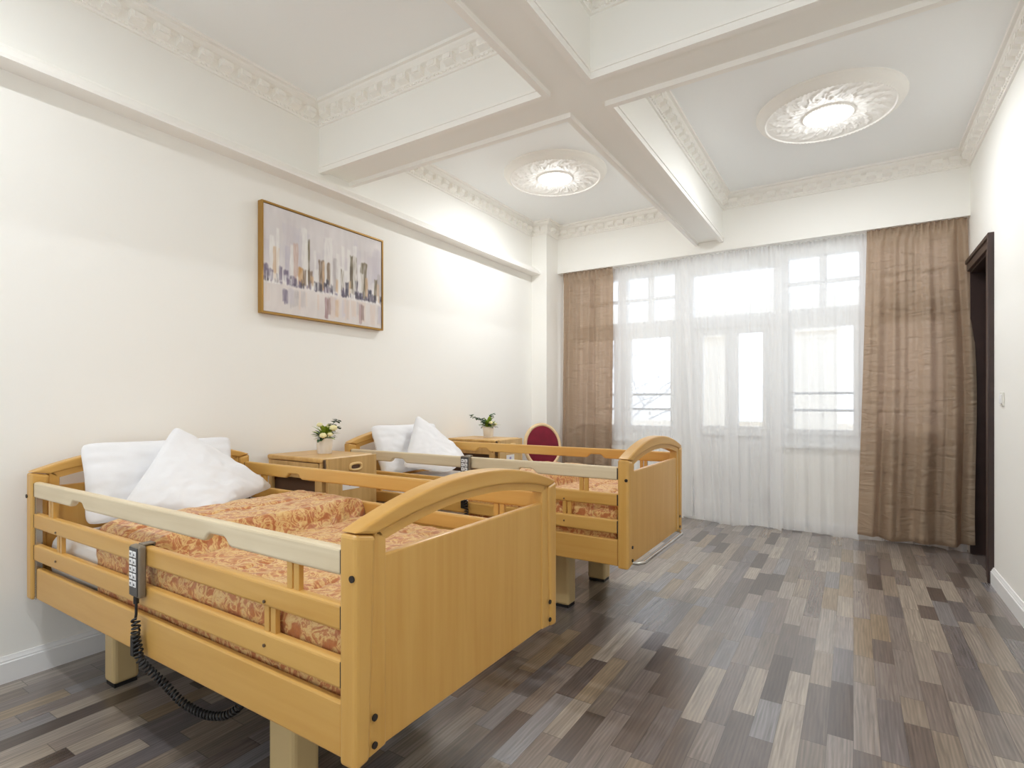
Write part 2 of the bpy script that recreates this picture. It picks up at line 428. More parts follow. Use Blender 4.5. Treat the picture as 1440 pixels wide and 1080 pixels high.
# ------------------------------------------------------------------ windows and balcony door
YG = 5.97
def window(name, casements, x0, x1, label):
    f = MB()
    zs, zt, zh = .80, 2.15, 2.785
    f.box(x0, x1, YG-.04, YG+.06, 2.012, 2.152, .006)            # transom bar
    f.box(x0, x1, YG-.04, YG+.06, 2.655, zh, .006)               # head
    f.box(x0, x1, YG-.04, YG+.06, zs, .935, .006)                # bottom rail
    edges = [x0]+[v for c in casements for v in c]+[x1]
    for a, b in zip(edges[0::2], edges[1::2]): f.box(a, b, YG-.045, YG+.065, zs, zh, .006)   # uprights
    for a, b in casements:
        c = (a+b)/2
        f.box(c-.032, c+.032, YG-.02, YG+.03, zt, 2.66)
        f.box(a, b, YG-.02, YG+.03, 2.385, 2.42)
    o = structure(f.build(name, M['win']), label)
    for a, b in casements:
        s = MB()
        for q, w_ in ((a, .045), (b-.045, .045)): s.box(q, q+w_, YG-.05, YG+.02, .93, 2.02, .004)
        s.box(a, b, YG-.05, YG+.02, 1.965, 2.02, .004); s.box(a, b, YG-.05, YG+.02, .93, .985, .004)
        s.box((a+b)/2-.008, (a+b)/2+.008, YG-.062, YG-.05, 1.1, 1.14)
        s.build('casement', M['win'], o)
        MB().box(a, b, YG+.004, YG+.008, .94, 2.02).build('pane', M['glass'], o)
        MB().box(a, b, YG+.004, YG+.008, 2.14, 2.66).build('pane', M['glass'], o)
    MB().box(x0, x1, YW-.035, YW+.06, .80, .832, .006).build('sill', M['win'], o)
    return o
window('window_1', [(-2.86,-2.30),(-2.19,-1.65)], -2.90, -1.55, 'white casement window left of the balcony door')
window('window_2', [(-.535,.045),(.15,.70)], -.60, .74, 'white casement window right of the balcony door')
# balcony door with its transom light
f = MB()
f.box(-1.56, -1.45, YG-.05, YG+.06, 0, 2.785, .006); f.box(-.67, -.58, YG-.05, YG+.06, 0, 2.785, .006)
f.box(-1.5, -.62, YG-.05, YG+.06, 2.02, 2.15, .006); f.box(-1.5, -.62, YG-.05, YG+.06, 2.60, 2.785, .006); f.box(-1.5, -.62, YG-.05, YG+.06, 0, .03)
dr = structure(f.build('door_1', M['win']), 'white glazed balcony door behind the sheers')
f = MB()
f.box(-1.45, -1.35, YG-.04, YG+.02, .03, 2.02, .004); f.box(-.77, -.67, YG-.04, YG+.02, .03, 2.02, .004); f.box(-1.13, -1.0, YG-.04, YG+.02, .03, 2.02, .004)
f.box(-1.4, -.7, YG-.04, YG+.02, 1.955, 2.02, .004); f.box(-1.4, -.7, YG-.04, YG+.02, .90, 1.0, .004); f.box(-1.4, -.7, YG-.04, YG+.02, .03, .2, .004)
f.box(-1.4, -.7, YG-.01, YG+.01, .1, .95)
for a, c in ((-1.31, -1.16), (-.97, -.81)):
    f.box(a, c, YG-.025, YG, .24, .86, .01)
f.build('door_leaf', M['win'], dr)
MB().box(-1.4, -.7, YG+.012, YG+.016, 1.0, 1.96).build('pane', M['glass'], dr)
MB().box(-1.46, -.66, YG+.004, YG+.008, 2.14, 2.61).build('pane', M['glass'], dr)
h = MB(); h.tube([(-.73, YG-.045, .30), (-.745, YG-.07, .285), (-.79, YG-.075, .245)], .008); h.ball((-.728, YG-.05, .305), .022)
h.build('door_hook', M['steel'], dr, smooth=60)

# dark door in the right wall
f = MB()
for y0, y1 in ((4.885, 5.0),):
    f.box(XR-.022, XR+.01, y0, y1, 0, 2.415, .004)
f.box(XR-.034, XR-.01, 4.885, 4.925, 0, 2.415, .006)
f.box(XR-.022, XR+.01, 4.885, 5.80, 2.325, 2.415, .004); f.box(XR-.034, XR-.01, 4.885, 5.80, 2.385, 2.415, .006)
f.box(XR-.012, XR+.15, 4.99, 5.08, 0, 2.335); f.box(XR+.0, XR+.15, 5.77, 5.80, 0, 2.335); f.box(XR, XR+.15, 5.0, 5.8, 2.31, 2.335)
dd = structure(f.build('door_2', M['door']), 'dark brown wooden door in the right wall')
f = MB(); f.box(XR+.10, XR+.15, 5.05, 5.78, .004, 2.325)
for z0_, z1_ in ((.2, .95), (1.05, 2.2)):
    f.box(XR+.088, XR+.11, 5.16, 5.68, z0_, z1_, .008)
f.build('door_leaf', M['door'], dd)

# light switch on the right wall
sw = thing('light_switch', 'small cream rocker switch on the right wall by the dark door', 'light switch', (XR, 4.63, 1.22))
MB().box(XR-.009, XR, 4.585, 4.675, 1.222, 1.312, .004).build('switch_plate', M['switch'], sw)
MB().box(XR-.015, XR-.008, 4.60, 4.66, 1.237, 1.297, .003).build('rocker', M['white'], sw)

# ------------------------------------------------------------------ outside: guard rails, loggia, trees, houses
def guard(x0, x1, label):
    t = thing('guard_rail', label, 'railing', ((x0+x1)/2, 6.16, 1.15), 'guard rails outside the windows')
    for z in (1.165, 1.335): MB().tube([(x0, 6.16, z), (x1, 6.16, z)], .013, 8).build('bar', M['steel2'], t, smooth=60)
    for x in (x0, x1): MB().box(x-.012, x+.012, 6.10, 6.175, 1.13, 1.37).build('bracket', M['steel2'], t)
M['steel2'] = plain('painted_rail', (150,152,156), .5)
guard(-2.88, -1.58, 'double grey guard rail outside the left window')
guard(-.58, .72, 'double grey guard rail outside the right window')
structure(MB().box(-4.5, 3.0, 6.1, 8.1, -.2, -.02).build('trim_9', M['outwall']), 'balcony slab')
def pillar(x0, x1, y, label):
    t = thing('loggia_pillar', label, 'pillar', ((x0+x1)/2, y+.2, -.02), 'white pillars of the balcony')
    MB().box(x0, x1, y, y+.4, .25, 2.1, .01).build('shaft', M['outwall'], t)
    q = MB()
    for i, (d, za, zb) in enumerate(((.02,2.02,2.06),(.05,2.1,2.17),(.03,2.17,2.24),(.09,2.24,2.33))): q.box(x0-d, x1+d, y-d, y+.4+d, za, zb, .015)
    q.build('capital', M['outwall'], t)
    MB().box(x0-.05, x1+.05, y-.05, y+.45, -.02, .25, .02).build('plinth', M['outwall'], t)
pillar(-.62, -.16, 7.5, 'broad white balcony pillar seen through the right window')
pillar(-1.95, -1.35, 7.5, 'white balcony pillar seen through the left half of the glazed door')
tag(MB().box(-4.5, 3.0, 7.45, 7.95, 2.33, 2.6, .02).build('loggia_beam', M['outwall']), 'white beam spanning the balcony pillars outside', 'beam')
tag(MB().box(-4.5, 3.0, 7.96, 8.08, -.02, .98, .01).build('balcony_parapet', M['outwall']), 'low white balcony parapet outside the windows', 'parapet')
def house(x0, x1, y, h, label):
    t = thing('distant_building', label, 'building', ((x0+x1)/2, y+4, -8), 'far buildings beyond the balcony')
    MB().box(x0, x1, y, y+8, -8, h).build('facade', M['build'], t)
    MB().box(x0-.2, x1+.2, y-.2, y+8.2, h, h+.3).build('roof', M['build'], t)
house(-9, -3, 50, 2.4, 'pale hazy building beyond the glazed door')
house(2.5, 7, 50, 1.9, 'pale hazy building beyond the right window')
house(-34, -20, 55, 2.0, 'pale hazy building beyond the left window')
def tree(x, y, top, label):
    t = thing('bare_tree', label, 'tree', (x, y, -8)); m = MB(); rnd = random.Random(3)
    def br(p, d, L, r, k):
        q = p+d*L; m.tube([p, (p+q)/2+Vector((rnd.uniform(-.05,.05),)*3)*L, q], lambda u: r*(1-.4*u), 5)
        if k:
            for _ in range(3):
                e = (d+Vector((rnd.uniform(-.8,.8), rnd.uniform(-.8,.8), rnd.uniform(-.2,.5)))).normalized(); br(q, e, L*.68, r*.55, k-1)
    br(Vector((x, y, -8)), Vector((0,0,1)), 5.2, .22, 5)
    m.build('branches', M['bark'], t)
tree(-11.2, 26, 3, 'thin bare tree outside the left window')

# ------------------------------------------------------------------ curtains
def drape(name, mat, label, cat, group, xt, xb, y0, top, hem, folds, amp, seed, flare=0, bulge=0, header=.075, nx=220, nz=70, thick=0, parts=False):
    """hanging cloth. xt/xb: (left, right) at top and hem; hem(u) -> z; folds: list of fold centres count"""
    rnd = random.Random(seed); ph = [rnd.uniform(0, 6.28) for _ in range(6)]
    fr = folds*2*PI
    def yy(u, v):
        warp = u+.02*math.sin(5*u+ph[0])+.03*math.sin(11*u+ph[1])*(1-.5*v)
        a = amp*(.35+.65*v)
        y = a*math.sin(fr*warp+ph[2])+.45*a*math.sin(fr*1.73*warp+ph[3]+.8*v)+.25*a*math.sin(fr*.45*warp+ph[4])
        y += .35*a*math.sin(fr*2.9*u+ph[5])*(1-v)
        return y
    def f(u, w_):
        v = 1-w_                       # v: 0 top, 1 hem
        zt = top; zb = hem(u); z = zt+(zb-zt)*v
        e = v**1.15
        a = xt[0]+(xb[0]-xt[0])*e; b = xt[1]+(xb[1]-xt[1])*e+bulge*math.sin(PI*min(1, v*1.0))**2
        x = a+(b-a)*u
        d = (top-z)
        y = yy(u, max(0, min(1, (d-header)/(top-header))))
        if d < header+.015:
            k = min(1, max(0, (header+.015-d)/.02))
            y = y*(1-k)+k*.012*math.sin(fr*3.4*u+2*math.sin(9*u))
        if .0 < abs(d-header) < .007: y *= .6
        n3 = noise.noise(Vector((x*3+seed, z*4.2, seed)))*.012*v+noise.noise(Vector((x*9+seed, z*1.2, 3.1)))*.004
        y = y0+y-flare*v**1.5+n3
        x += .008*math.sin(fr*1.3*u+4*v)*v*min(1, 8*u)*min(1, 8*(1-u))
        return (x, y, z)
    m = MB(); m.grid(f, nx, nz)
    o = m.build(name, mat, smooth=180)
    if thick:
        md = o.modifiers.new('solid', 'SOLIDIFY'); md.thickness = thick; md.offset = 0
    return tag(o, label, cat, group)
ZCUR = 2.782
drape('taupe_curtain', M['taupe'], 'taupe satin curtain gathered at the right end by the dark door', 'curtain', 'taupe curtains', (.103,.800), (.03,.835), 5.80, ZCUR,
      lambda u: .07-.10*u+.11*u*u+.008*math.sin(14*u), 4.2, .036, 3, flare=.085, bulge=.035, thick=.0025)
drape('taupe_curtain', M['taupe'], 'narrower taupe satin curtain at the left end behind the red chair', 'curtain', 'taupe curtains', (-2.94,-2.31), (-2.95,-2.31), 5.80, ZCUR,
      lambda u: .06+.01*math.sin(9*u), 3.4, .034, 8, flare=.05, thick=.0025)
drape('sheer_curtain', M['sheer'], 'white sheer curtain panel beside the left taupe curtain', 'curtain', 'sheer curtains', (-2.86,-1.46), (-2.86,-1.44), 5.868, ZCUR,
      lambda u: .03+.01*math.sin(7*u), 10, .016, 11, flare=.015, header=.05, nx=420, nz=50)
drape('sheer_curtain', M['sheer'], 'middle white sheer curtain panel in front of the balcony door', 'curtain', 'sheer curtains', (-1.56,-.60), (-1.385,-.58), 5.842, ZCUR,
      lambda u: .02+.014*math.sin(9*u+1), 7, .018, 12, flare=.07, header=.05, nx=360, nz=50)
drape('sheer_curtain', M['sheer'], 'wide white sheer curtain panel running behind the right taupe curtain', 'curtain', 'sheer curtains', (-.70,.795), (-.66,.80), 5.868, ZCUR,
      lambda u: .012+.012*math.sin(11*u), 11, .018, 13, flare=.05, header=.05, nx=460, nz=50)

# ------------------------------------------------------------------ ceiling roses with lamps
def rose(cx, cy, label):
    t = thing('ceiling_rose', label, 'ceiling rose', (cx, cy, ZC), 'moulded ceiling roses')
    R = .465; m = MB(); n = 480
    pr = [(R,0),(R,-.012),(R-.008,-.02),(R-.012,-.032),(R-.028,-.045),(R-.05,-.055),(R-.055,-.06)]
    z_in = -.052
    pr += [(R-.062,-.06),(R-.066,-.053)]
    orn = []
    rr = [R-.066-.007*i for i in range(1, 40)]
    rows = pr+[(q, z_in) for q in rr if q > .165]+[(.165,-.052),(.158,-.062),(.148,-.062),(.142,-.05),(.132,-.048),(.124,-.056),(.118,-.048),(.09,-.04),(.05,-.036),(.001,-.035)]
    def orna(q, th):
        a0, a1 = .17, R-.075
        if not a0 < q < a1: return 0
        s = (q-a0)/(a1-a0); env = math.sin(PI*s)**.5
        k = 20
        w1 = math.cos(k*th+6.0*math.sin(PI*s))
        w2 = math.sin(2*k*th-14*s+2*math.sin(k*th))
        w3 = math.cos(22*s)*math.cos(k*th*1.5)
        w4 = noise.noise(Vector((q*math.cos(th)*60, q*math.sin(th)*60, 1)))
        return -.011*env*max(0, .4*w1+.4*w2+.3*w3+.5*w4+.1)
    V = []
    for q, z in rows:
        ring = []
        for i in range(n):
            th = 2*PI*i/n; zz = z
            if abs(q-(R-.0585)) < .005: zz -= .005*(.5+.5*math.cos(96*th))
            if .14 < q < .16: zz -= .004*(.5+.5*math.cos(48*th))
            zz += orna(q, th)
            ring.append(m.bm.verts.new((cx+q*math.cos(th), cy+q*math.sin(th), ZC+zz)))
        V.append(ring)
    for a, c in zip(V, V[1:]):
        for i in range(n): m.bm.faces.new((a[i], a[(i+1) % n], c[(i+1) % n], c[i]))
    m.build('medallion', M['plaster'], t, smooth=40)
    lp = MB(); lp.lathe([(.062,-.034),(.062,-.044),(.052,-.047)], (cx, cy, ZC), 32).build('lamp_ring', M['base'], t, smooth=40)
    MB().lathe([(.05,-.045),(.047,-.062),(.036,-.078),(.02,-.086),(.001,-.088)], (cx, cy, ZC), 32).build('lamp', M['led'], t, smooth=60)
    return t
def lamp(cx, cy, e):
    L = bpy.data.lights.new('ceiling_lamp_beam', 'AREA'); L.shape = 'DISK'; L.size = .09; L.energy = e*1.25; L.color = (.93,.965,1)
    o = bpy.data.objects.new('ceiling_lamp_beam', L); COL.objects.link(o); o.location = (cx, cy, ZC-.092)
    e *= .13
    L = bpy.data.lights.new('ceiling_lamp_light', 'POINT'); L.shadow_soft_size = .045; L.energy = e; L.color = (.93,.965,1)
    o = bpy.data.objects.new('ceiling_lamp_light', L); COL.objects.link(o); o.location = (cx, cy, ZC-.15)
for cx, cy, lb in ((-2.295, 4.36, 'white moulded ceiling rose with a lit lamp over the far bed'),
                   (-.152, 4.43, 'white moulded ceiling rose with a lit lamp over the bare floor by the windows')):
    rose(cx, cy, lb)
LAMPS = [(-2.295,4.36,10.5),(-.152,4.43,11),(-2.295,.1,8.5),(-.152,.1,10)]
for q in LAMPS: lamp(*q)

# ------------------------------------------------------------------ picture
def picture():
    y0, y1, z0, z1 = 2.035, 3.077, 1.815, 2.53
    t = thing('framed_painting', 'gold framed abstract painting of a grey skyline on the left wall', 'painting', (XL, (y0+y1)/2, z0))
    fw = .012
    f = MB()
    f.box(XL+.002, -3.155, y0, y0+fw, z0, z1); f.box(XL+.002, -3.155, y1-fw, y1, z0, z1)
    f.box(XL+.002, -3.155, y0+fw, y1-fw, z0, z0+fw); f.box(XL+.002, -3.155, y0+fw, y1-fw, z1-fw, z1)
    f.build('frame', M['gold'], t, bevel=.001)
    nu, nv = 340, 230; m = MB()
    a0, a1, b0, b1 = y0+fw+.003, y1-fw-.003, z0+fw+.003, z1-fw-.003
    m.grid(lambda u, v: (-3.162, a0+(a1-a0)*u, b0+(b1-b0)*v), nu, nv)
    o = m.build('canvas', M['paint'], t, weld=False)
    import array
    rnd = random.Random(21); img = {}
    px = [[None]*nv for _ in range(nu)]
    for i in range(nu):
        for j in range(nv):
            u, v = i/(nu-1), j/(nv-1); k = noise.noise(Vector((u*3, v*5, 1)))*.5+noise.noise(Vector((u*30, v*6, 2)))*.25
            base = (224,219,220) if v > .3 else (222,215,212)
            px[i][j] = [c+k*22 for c in base]
    def stroke(uc, v0, v1, w_, col, op=.85):
        s = rnd.random()*50
        for i in range(max(0, int((uc-w_)*nu)), min(nu, int((uc+w_)*nu)+1)):
            for j in range(max(0, int((v0-.02)*nv)), min(nv, int((v1+.02)*nv)+1)):
                u, v = i/(nu-1), j/(nv-1)
                d = abs(u-uc)/w_+.35*noise.noise(Vector((u*40+s, v*9, s)))
                e = min(v-v0, v1-v)/.02+.8*noise.noise(Vector((u*60+s, v*14, s)))
                a = max(0, min(1, (1-d)*4))*max(0, min(1, e+.5))
                tex = .6+.5*noise.noise(Vector((u*90+s, v*12, s+5)))
                a *= op*max(0, min(1, tex+.2))
                if a > 0:
                    for c in range(3): px[i][j][c] += (col[c]-px[i][j][c])*a
    HZ = .30
    wh, gy, lv, br, tn, dk, vt, ol = (240,238,236), (186,180,180), (202,197,208), (126,104,84), (214,184,150), (70,68,82), (120,110,132), (116,104,80)
    for _ in range(40): stroke(rnd.random(), rnd.uniform(.35,.6), rnd.uniform(.65,1), rnd.uniform(.02,.05), rnd.choice((lv, (222,218,218), (206,198,202))), .35)
    hs = [(.06,.72,.02,wh),(.09,.62,.025,tn),(.10,.80,.012,wh),(.17,.66,.02,lv),(.22,.68,.03,wh),(.235,.70,.02,(206,180,170)),(.30,.88,.025,wh),(.32,.74,.02,wh),(.335,.78,.009,ol),
          (.27,.48,.022,(200,150,90)),(.30,.47,.018,br),(.345,.47,.02,br),(.385,.68,.012,wh),(.40,.50,.022,wh),(.36,.42,.015,tn),(.44,.60,.03,br),(.455,.60,.012,tn),(.485,.86,.026,wh),(.50,.60,.02,br),
          (.52,.86,.012,wh),(.56,.66,.025,gy),(.58,.72,.018,wh),(.60,.60,.02,wh),(.62,.56,.015,ol),(.625,.82,.015,wh),(.655,.56,.02,wh),(.68,.80,.018,wh),(.72,.74,.036,ol),(.70,.62,.012,(98,88,74)),
          (.745,.48,.02,dk),(.735,.86,.02,wh),(.79,.66,.03,wh),(.82,.70,.036,ol),(.80,.58,.018,wh),(.85,.54,.014,tn),(.66,.44,.018,dk),(.88,.42,.022,dk),(.915,.50,.014,wh),(.94,.55,.018,ol),(.975,.62,.018,gy),(.965,.50,.014,tn),
          (.02,.44,.02,vt),(.12,.44,.014,vt),(.16,.42,.018,vt),(.49,.42,.016,dk),(.47,.38,.02,dk),(.04,.40,.03,vt),(.57,.44,.012,tn),(.69,.46,.013,tn)]
    for u, v, w_, c in hs: stroke(u, HZ+rnd.uniform(-.01,.02), v, w_, c, .9)
    for _ in range(120): stroke(rnd.random(), HZ-.02, HZ+rnd.uniform(-.01,.08), rnd.uniform(.005,.016), rnd.choice((dk, vt, (90,84,96), wh)), .75)
    for _ in range(26):
        u = rnd.random(); stroke(u, HZ-.028, HZ-.02, rnd.uniform(.015,.04), wh, .7)
    for _ in range(40):
        u = rnd.random(); stroke(u, rnd.uniform(.02,.12), HZ-.05, rnd.uniform(.008,.03), rnd.choice((lv, (226,220,216), (222,200,184), gy)), .5)
    for u, a, c in ((.16,.10,vt),(.48,.02,(146,110,112)),(.5,.06,(150,120,116)),(.79,.02,(170,140,140)),(.57,.05,tn),(.15,.12,vt),(.81,.06,(140,118,112)),(.24,.16,gy)): stroke(u, a, HZ-.07, .018, c, .7)
    ca = o.data.color_attributes.new('paint', 'FLOAT_COLOR', 'POINT')
    buf = array.array('f')
    for i in range(nu):
        for j in range(nv):
            buf.extend(lin(*[max(0, min(255, c)) for c in px[i][j]]))
    ca.data.foreach_set('color', buf)
    MB().box(XL+.003, -3.17, y0+fw, y1-fw, z0+fw, z1-fw).build('backing', M['dark'], t)
picture()

# ------------------------------------------------------------------ beds (built at the near bed, the far one is a copy)
BX, BYc = -2.06, 1.387
B = thing('hospital_bed', 'near beech hospital bed closest to the camera', 'bed', (BX, BYc, 0), 'beech hospital beds')
Y0, Y1 = .877, 1.897
def screw(parent, x, y, z, axis, s=1, r=.0085, mt='screw'):
    m = MB(); m.disc((x, y, z), r, axis, .004*s, 12); m.build('screw', M[mt], parent)
def end_board(name, xo, sg):
    """xo: outer face; sg=+1 outer face looks to +X"""
    xi = xo-sg*.06
    lo, hi = min(xo, xi), max(xo, xi)
    bd = bpy.data.objects.new(name, None); COL.objects.link(bd); bd.parent = B; bd.location = (0,0,0)
    return bd, lo, hi
def arc(y, hw, base, rise): return base+rise*(1-((y-BYc)/hw)**2)
def board(name, xo, sg):
    xi = xo-sg*.06; lo, hi = min(xo, xi), max(xo, xi)
    # panel is the part's own mesh; posts, arch and trim are its pieces
    p = MB(); pl, ph = (xo-sg*.012, xo-sg*.034); p.box(min(pl,ph), max(pl,ph), .965, 1.809, .385, .866)
    bd = p.build(name, M['wz'], B, bevel=.005)
    for s in (-1, 1):
        yo = BYc+s*.51; yt, yb = BYc+s*.443, BYc+s*.462
        pts = [(yo, .372), (yo, .936), (yt, .922), (yb, .378)]
        if s > 0: pts = pts[::-1]
        MB().prism(pts, 0, lo, hi).build('post', M['wz'], bd, bevel=.012, seg=3)
        lp = [(yb, .380), (yt, .955), (BYc+s*.405, .905), (BYc+s*.405, .386)]
        if s > 0: lp = lp[::-1]
        MB().prism(lp, 0, lo+.007, hi-.007).build('post_trim', M['wz'], bd, bevel=.004)
    N = 40; ys = [BYc-.51+1.02*i/N for i in range(N+1)]
    top = [(y, arc(y, .51, .938, .092)) for y in ys]
    ys2 = [BYc-.443+.886*i/N for i in range(N+1)]
    low = [(y, arc(y, .443, .924, .052)) for y in ys2]
    MB().prism(top+low[::-1], 0, lo, hi).build('arch', M['wy'], bd, bevel=.012, seg=3)
    ys3 = [BYc-.405+.81*i/N for i in range(N+1)]
    lip = [(y, arc(y, .405, .905, .05)) for y in ys3]
    m = MB()
    A = [m.bm.verts.new((lo+.007, y, z+.004)) for y, z in low]; A2 = [m.bm.verts.new((hi-.007, y, z+.004)) for y, z in low]
    C = [m.bm.verts.new((lo+.007, y, z)) for y, z in lip]; C2 = [m.bm.verts.new((hi-.007, y, z)) for y, z in lip]
    for i in range(N):
        m.bm.faces.new((A[i], A[i+1], C[i+1], C[i])); m.bm.faces.new((A2[i], A2[i+1], C2[i+1], C2[i]))
        m.bm.faces.new((C[i], C[i+1], C2[i+1], C2[i])); m.bm.faces.new((A[i], A[i+1], A2[i+1], A2[i]))
    m.bm.faces.new((A[0], C[0], C2[0], A2[0])); m.bm.faces.new((A[-1], C[-1], C2[-1], A2[-1]))
    m.build('arch_trim', M['wy'], bd, smooth=40)
    for y in (.936, 1.838):
        for z in (.478, .410): screw(bd, xo-sg*.0005, y, z, 0, sg)
    screw(bd, xo-sg*.012, Y0+.0005, .83, 1, -1)
    return bd
board('footboard', -.99, 1)
board('headboard', -3.122, -1)
RX0, RX1 = -3.062, -1.052
def rail_outline(z0, z1, notches=()):
    pts = [(RX0, z1), (RX0, z0)]
    for c in notches:
        h = .026
        pts += [(c-.075, z0), (c-.062, z0+.006), (c-.048, z0+h*.8), (c-.036, z0+h), (c+.036, z0+h), (c+.048, z0+h*.8), (c+.062, z0+.006), (c+.075, z0)]
    pts += [(RX1, z0), (RX1, z1)]
    return pts
for side, yc in ((-1, Y0+.022), (1, Y1-.022)):
    gate = None
    y0, y1 = yc-.014, yc+.014
    nt = (-2.60, -1.60)
    gate = MB().prism(rail_outline(.826, .895, nt), 1, y0, y1).build('side_rail', M['pale'] if side < 0 else M['wx'], B, bevel=.009, seg=3)
    if side < 0: gate['label'] = 'paler topmost rail'
    MB().prism(rail_outline(.690, .757), 1, y0, y1).build('side_rail', M['wx'], B, bevel=.009, seg=3)
    MB().prism(rail_outline(.548, .621), 1, y0, y1).build('side_rail', M['wx'], B, bevel=.009, seg=3)
    MB().box(RX0+.03, RX1, yc-.012, yc+.012, .382, .518).build('side_panel', M['wx'], B, bevel=.006)
    for x in (-2.885, -1.247):
        for a in (x-.024, x+.005): MB().box(a, a+.021, yc-.007, yc+.007, .75, .835).build('rail_spacer', M['wz'], B)
    for x in (-2.795, -1.347):
        for a in (x-.024, x+.005): MB().box(a, a+.021, yc-.007, yc+.007, .615, .695).build('rail_spacer', M['wz'], B)
        screw(B, x-.012, y0-.0005 if side < 0 else y1+.0005, .585, 1, -1 if side < 0 else 1, .0045, 'steel3'); screw(B, x-.012, y0-.0005 if side < 0 else y1+.0005, .705, 1, -1 if side < 0 else 1, .0045, 'steel3')
    for x0, x1 in ((RX0-.004, RX0+.004), (RX1-.004, RX1+.004)):
        for za, zb in ((.832,.889), (.696,.751), (.553,.616)): MB().box(x0, x1, y0+.001, y1-.001, za, zb).build('rail_cap', M['black'], B)
    m = MB(); xx = RX0+.014
    m.box(xx-.010, xx-.002, yc-.011, yc+.011, .385, .88); m.box(xx+.004, xx+.010, yc-.011, yc+.011, .385, .88); m.box(xx-.01, xx+.01, yc-.012, yc-.010 if side > 0 else yc-.0105, .38, .39); m.build('rail_channel', M['steel'], B)
    MB().box(xx-.002, xx+.004, yc-.006, yc+.008, .385, .88).build('rail_groove', M['black'], B)
# under-frame and lifting legs
m = MB(); m.box(-3.04, -1.06, .92, 1.854, .43, .459); m.box(-2.95, -1.15, 1.0, 1.03, .40, .43); m.box(-2.95, -1.15, 1.744, 1.774, .40, .43)
for x in (-2.76, -1.53): m.box(x-.03, x+.03, 1.0, 1.774, .36, .42)
m.build('mattress_deck', M['deck'], B)
for x0, x1 in ((-2.81, -2.715), (-1.605, -1.475)):
    for ya, yb in ((1.055, 1.16), (1.614, 1.719)):
        l_ = MB().box(x0, x1, ya, yb, .014, .42, .018, 3).build('leg', M['legp'], B)
        MB().box(x0+.008, x1-.008, ya+.008, yb-.008, 0, .016).build('foot_pad', M['black'], l_)
# chrome bumper under the foot end
pth = [(-1.10, .96, .375), (-1.02, .96, .372), (-.975, .975, .368), (-.955, 1.02, .366), (-.955, 1.387, .366), (-.955, 1.754, .366), (-.975, 1.80, .368), (-1.02, 1.814, .372), (-1.10, 1.814, .375)]

# mattress, quilt
def rrect(t, ya, yb, za, zb, r):
    """point + outward normal on a rounded rectangle (t in 0..1, starts middle of the bottom, runs bottom->near side->top->far side)"""
    w_, h_ = yb-ya, zb-za
    segs = [w_/2-r, PI*r/2, h_-2*r, PI*r/2, w_-2*r, PI*r/2, h_-2*r, PI*r/2, w_/2-r]
    L = sum(segs); d = t*L; i = 0
    while i < 8 and d > segs[i]: d -= segs[i]; i += 1
    yc = (ya+yb)/2
    if i == 0: return (yc-d, za), (0,-1)
    if i == 1: a = d/r; c = (ya+r, za+r); nrm = (-math.sin(a), -math.cos(a)); return (c[0]+nrm[0]*r, c[1]+nrm[1]*r), nrm
    if i == 2: return (ya, za+r+d), (-1,0)
    if i == 3: a = d/r; c = (ya+r, zb-r); nrm = (-math.cos(a), math.sin(a)); return (c[0]+nrm[0]*r, c[1]+nrm[1]*r), nrm
    if i == 4: return (ya+r+d, zb), (0,1)
    if i == 5: a = d/r; c = (yb-r, zb-r); nrm = (math.sin(a), math.cos(a)); return (c[0]+nrm[0]*r, c[1]+nrm[1]*r), nrm
    if i == 6: return (yb, zb-r-d), (1,0)
    if i == 7: a = d/r; c = (yb-r, za+r); nrm = (math.cos(a), -math.sin(a)); return (c[0]+nrm[0]*r, c[1]+nrm[1]*r), nrm
    return (yb-r-d, za), (0,-1)
MA = (.934, 1.840, .462, .66)
def mattress():
    m = MB(); x0, x1 = -3.057, -1.066; nx, nt = 90, 110
    def f(u, t):
        x = x0+(x1-x0)*u; e = min(u, 1-u)*(x1-x0); sh = 0 if e > .05 else .05-math.sqrt(max(0, .05**2-(.05-e)**2))
        (y, z), n_ = rrect(t, *MA, .055)
        k = noise.noise(Vector((x*4, y*6, z*6)))*.006
        y = y+n_[0]*(k-sh); z = z+n_[1]*(k-sh)
        if z < .54: z += .008*math.sin(x*7)*(.54-z)/.07
        return (x, y, z)
    V = m.grid(f, nx, nt, closed_v=True)
    m.bm.faces.new(V[0]); m.bm.faces.new(V[-1][::-1])
    return m.build('mattress', M['sheet'], smooth=60)
MT = tag(mattress(), 'white sheeted mattress on the near bed under the pillows', 'mattress', 'mattresses')
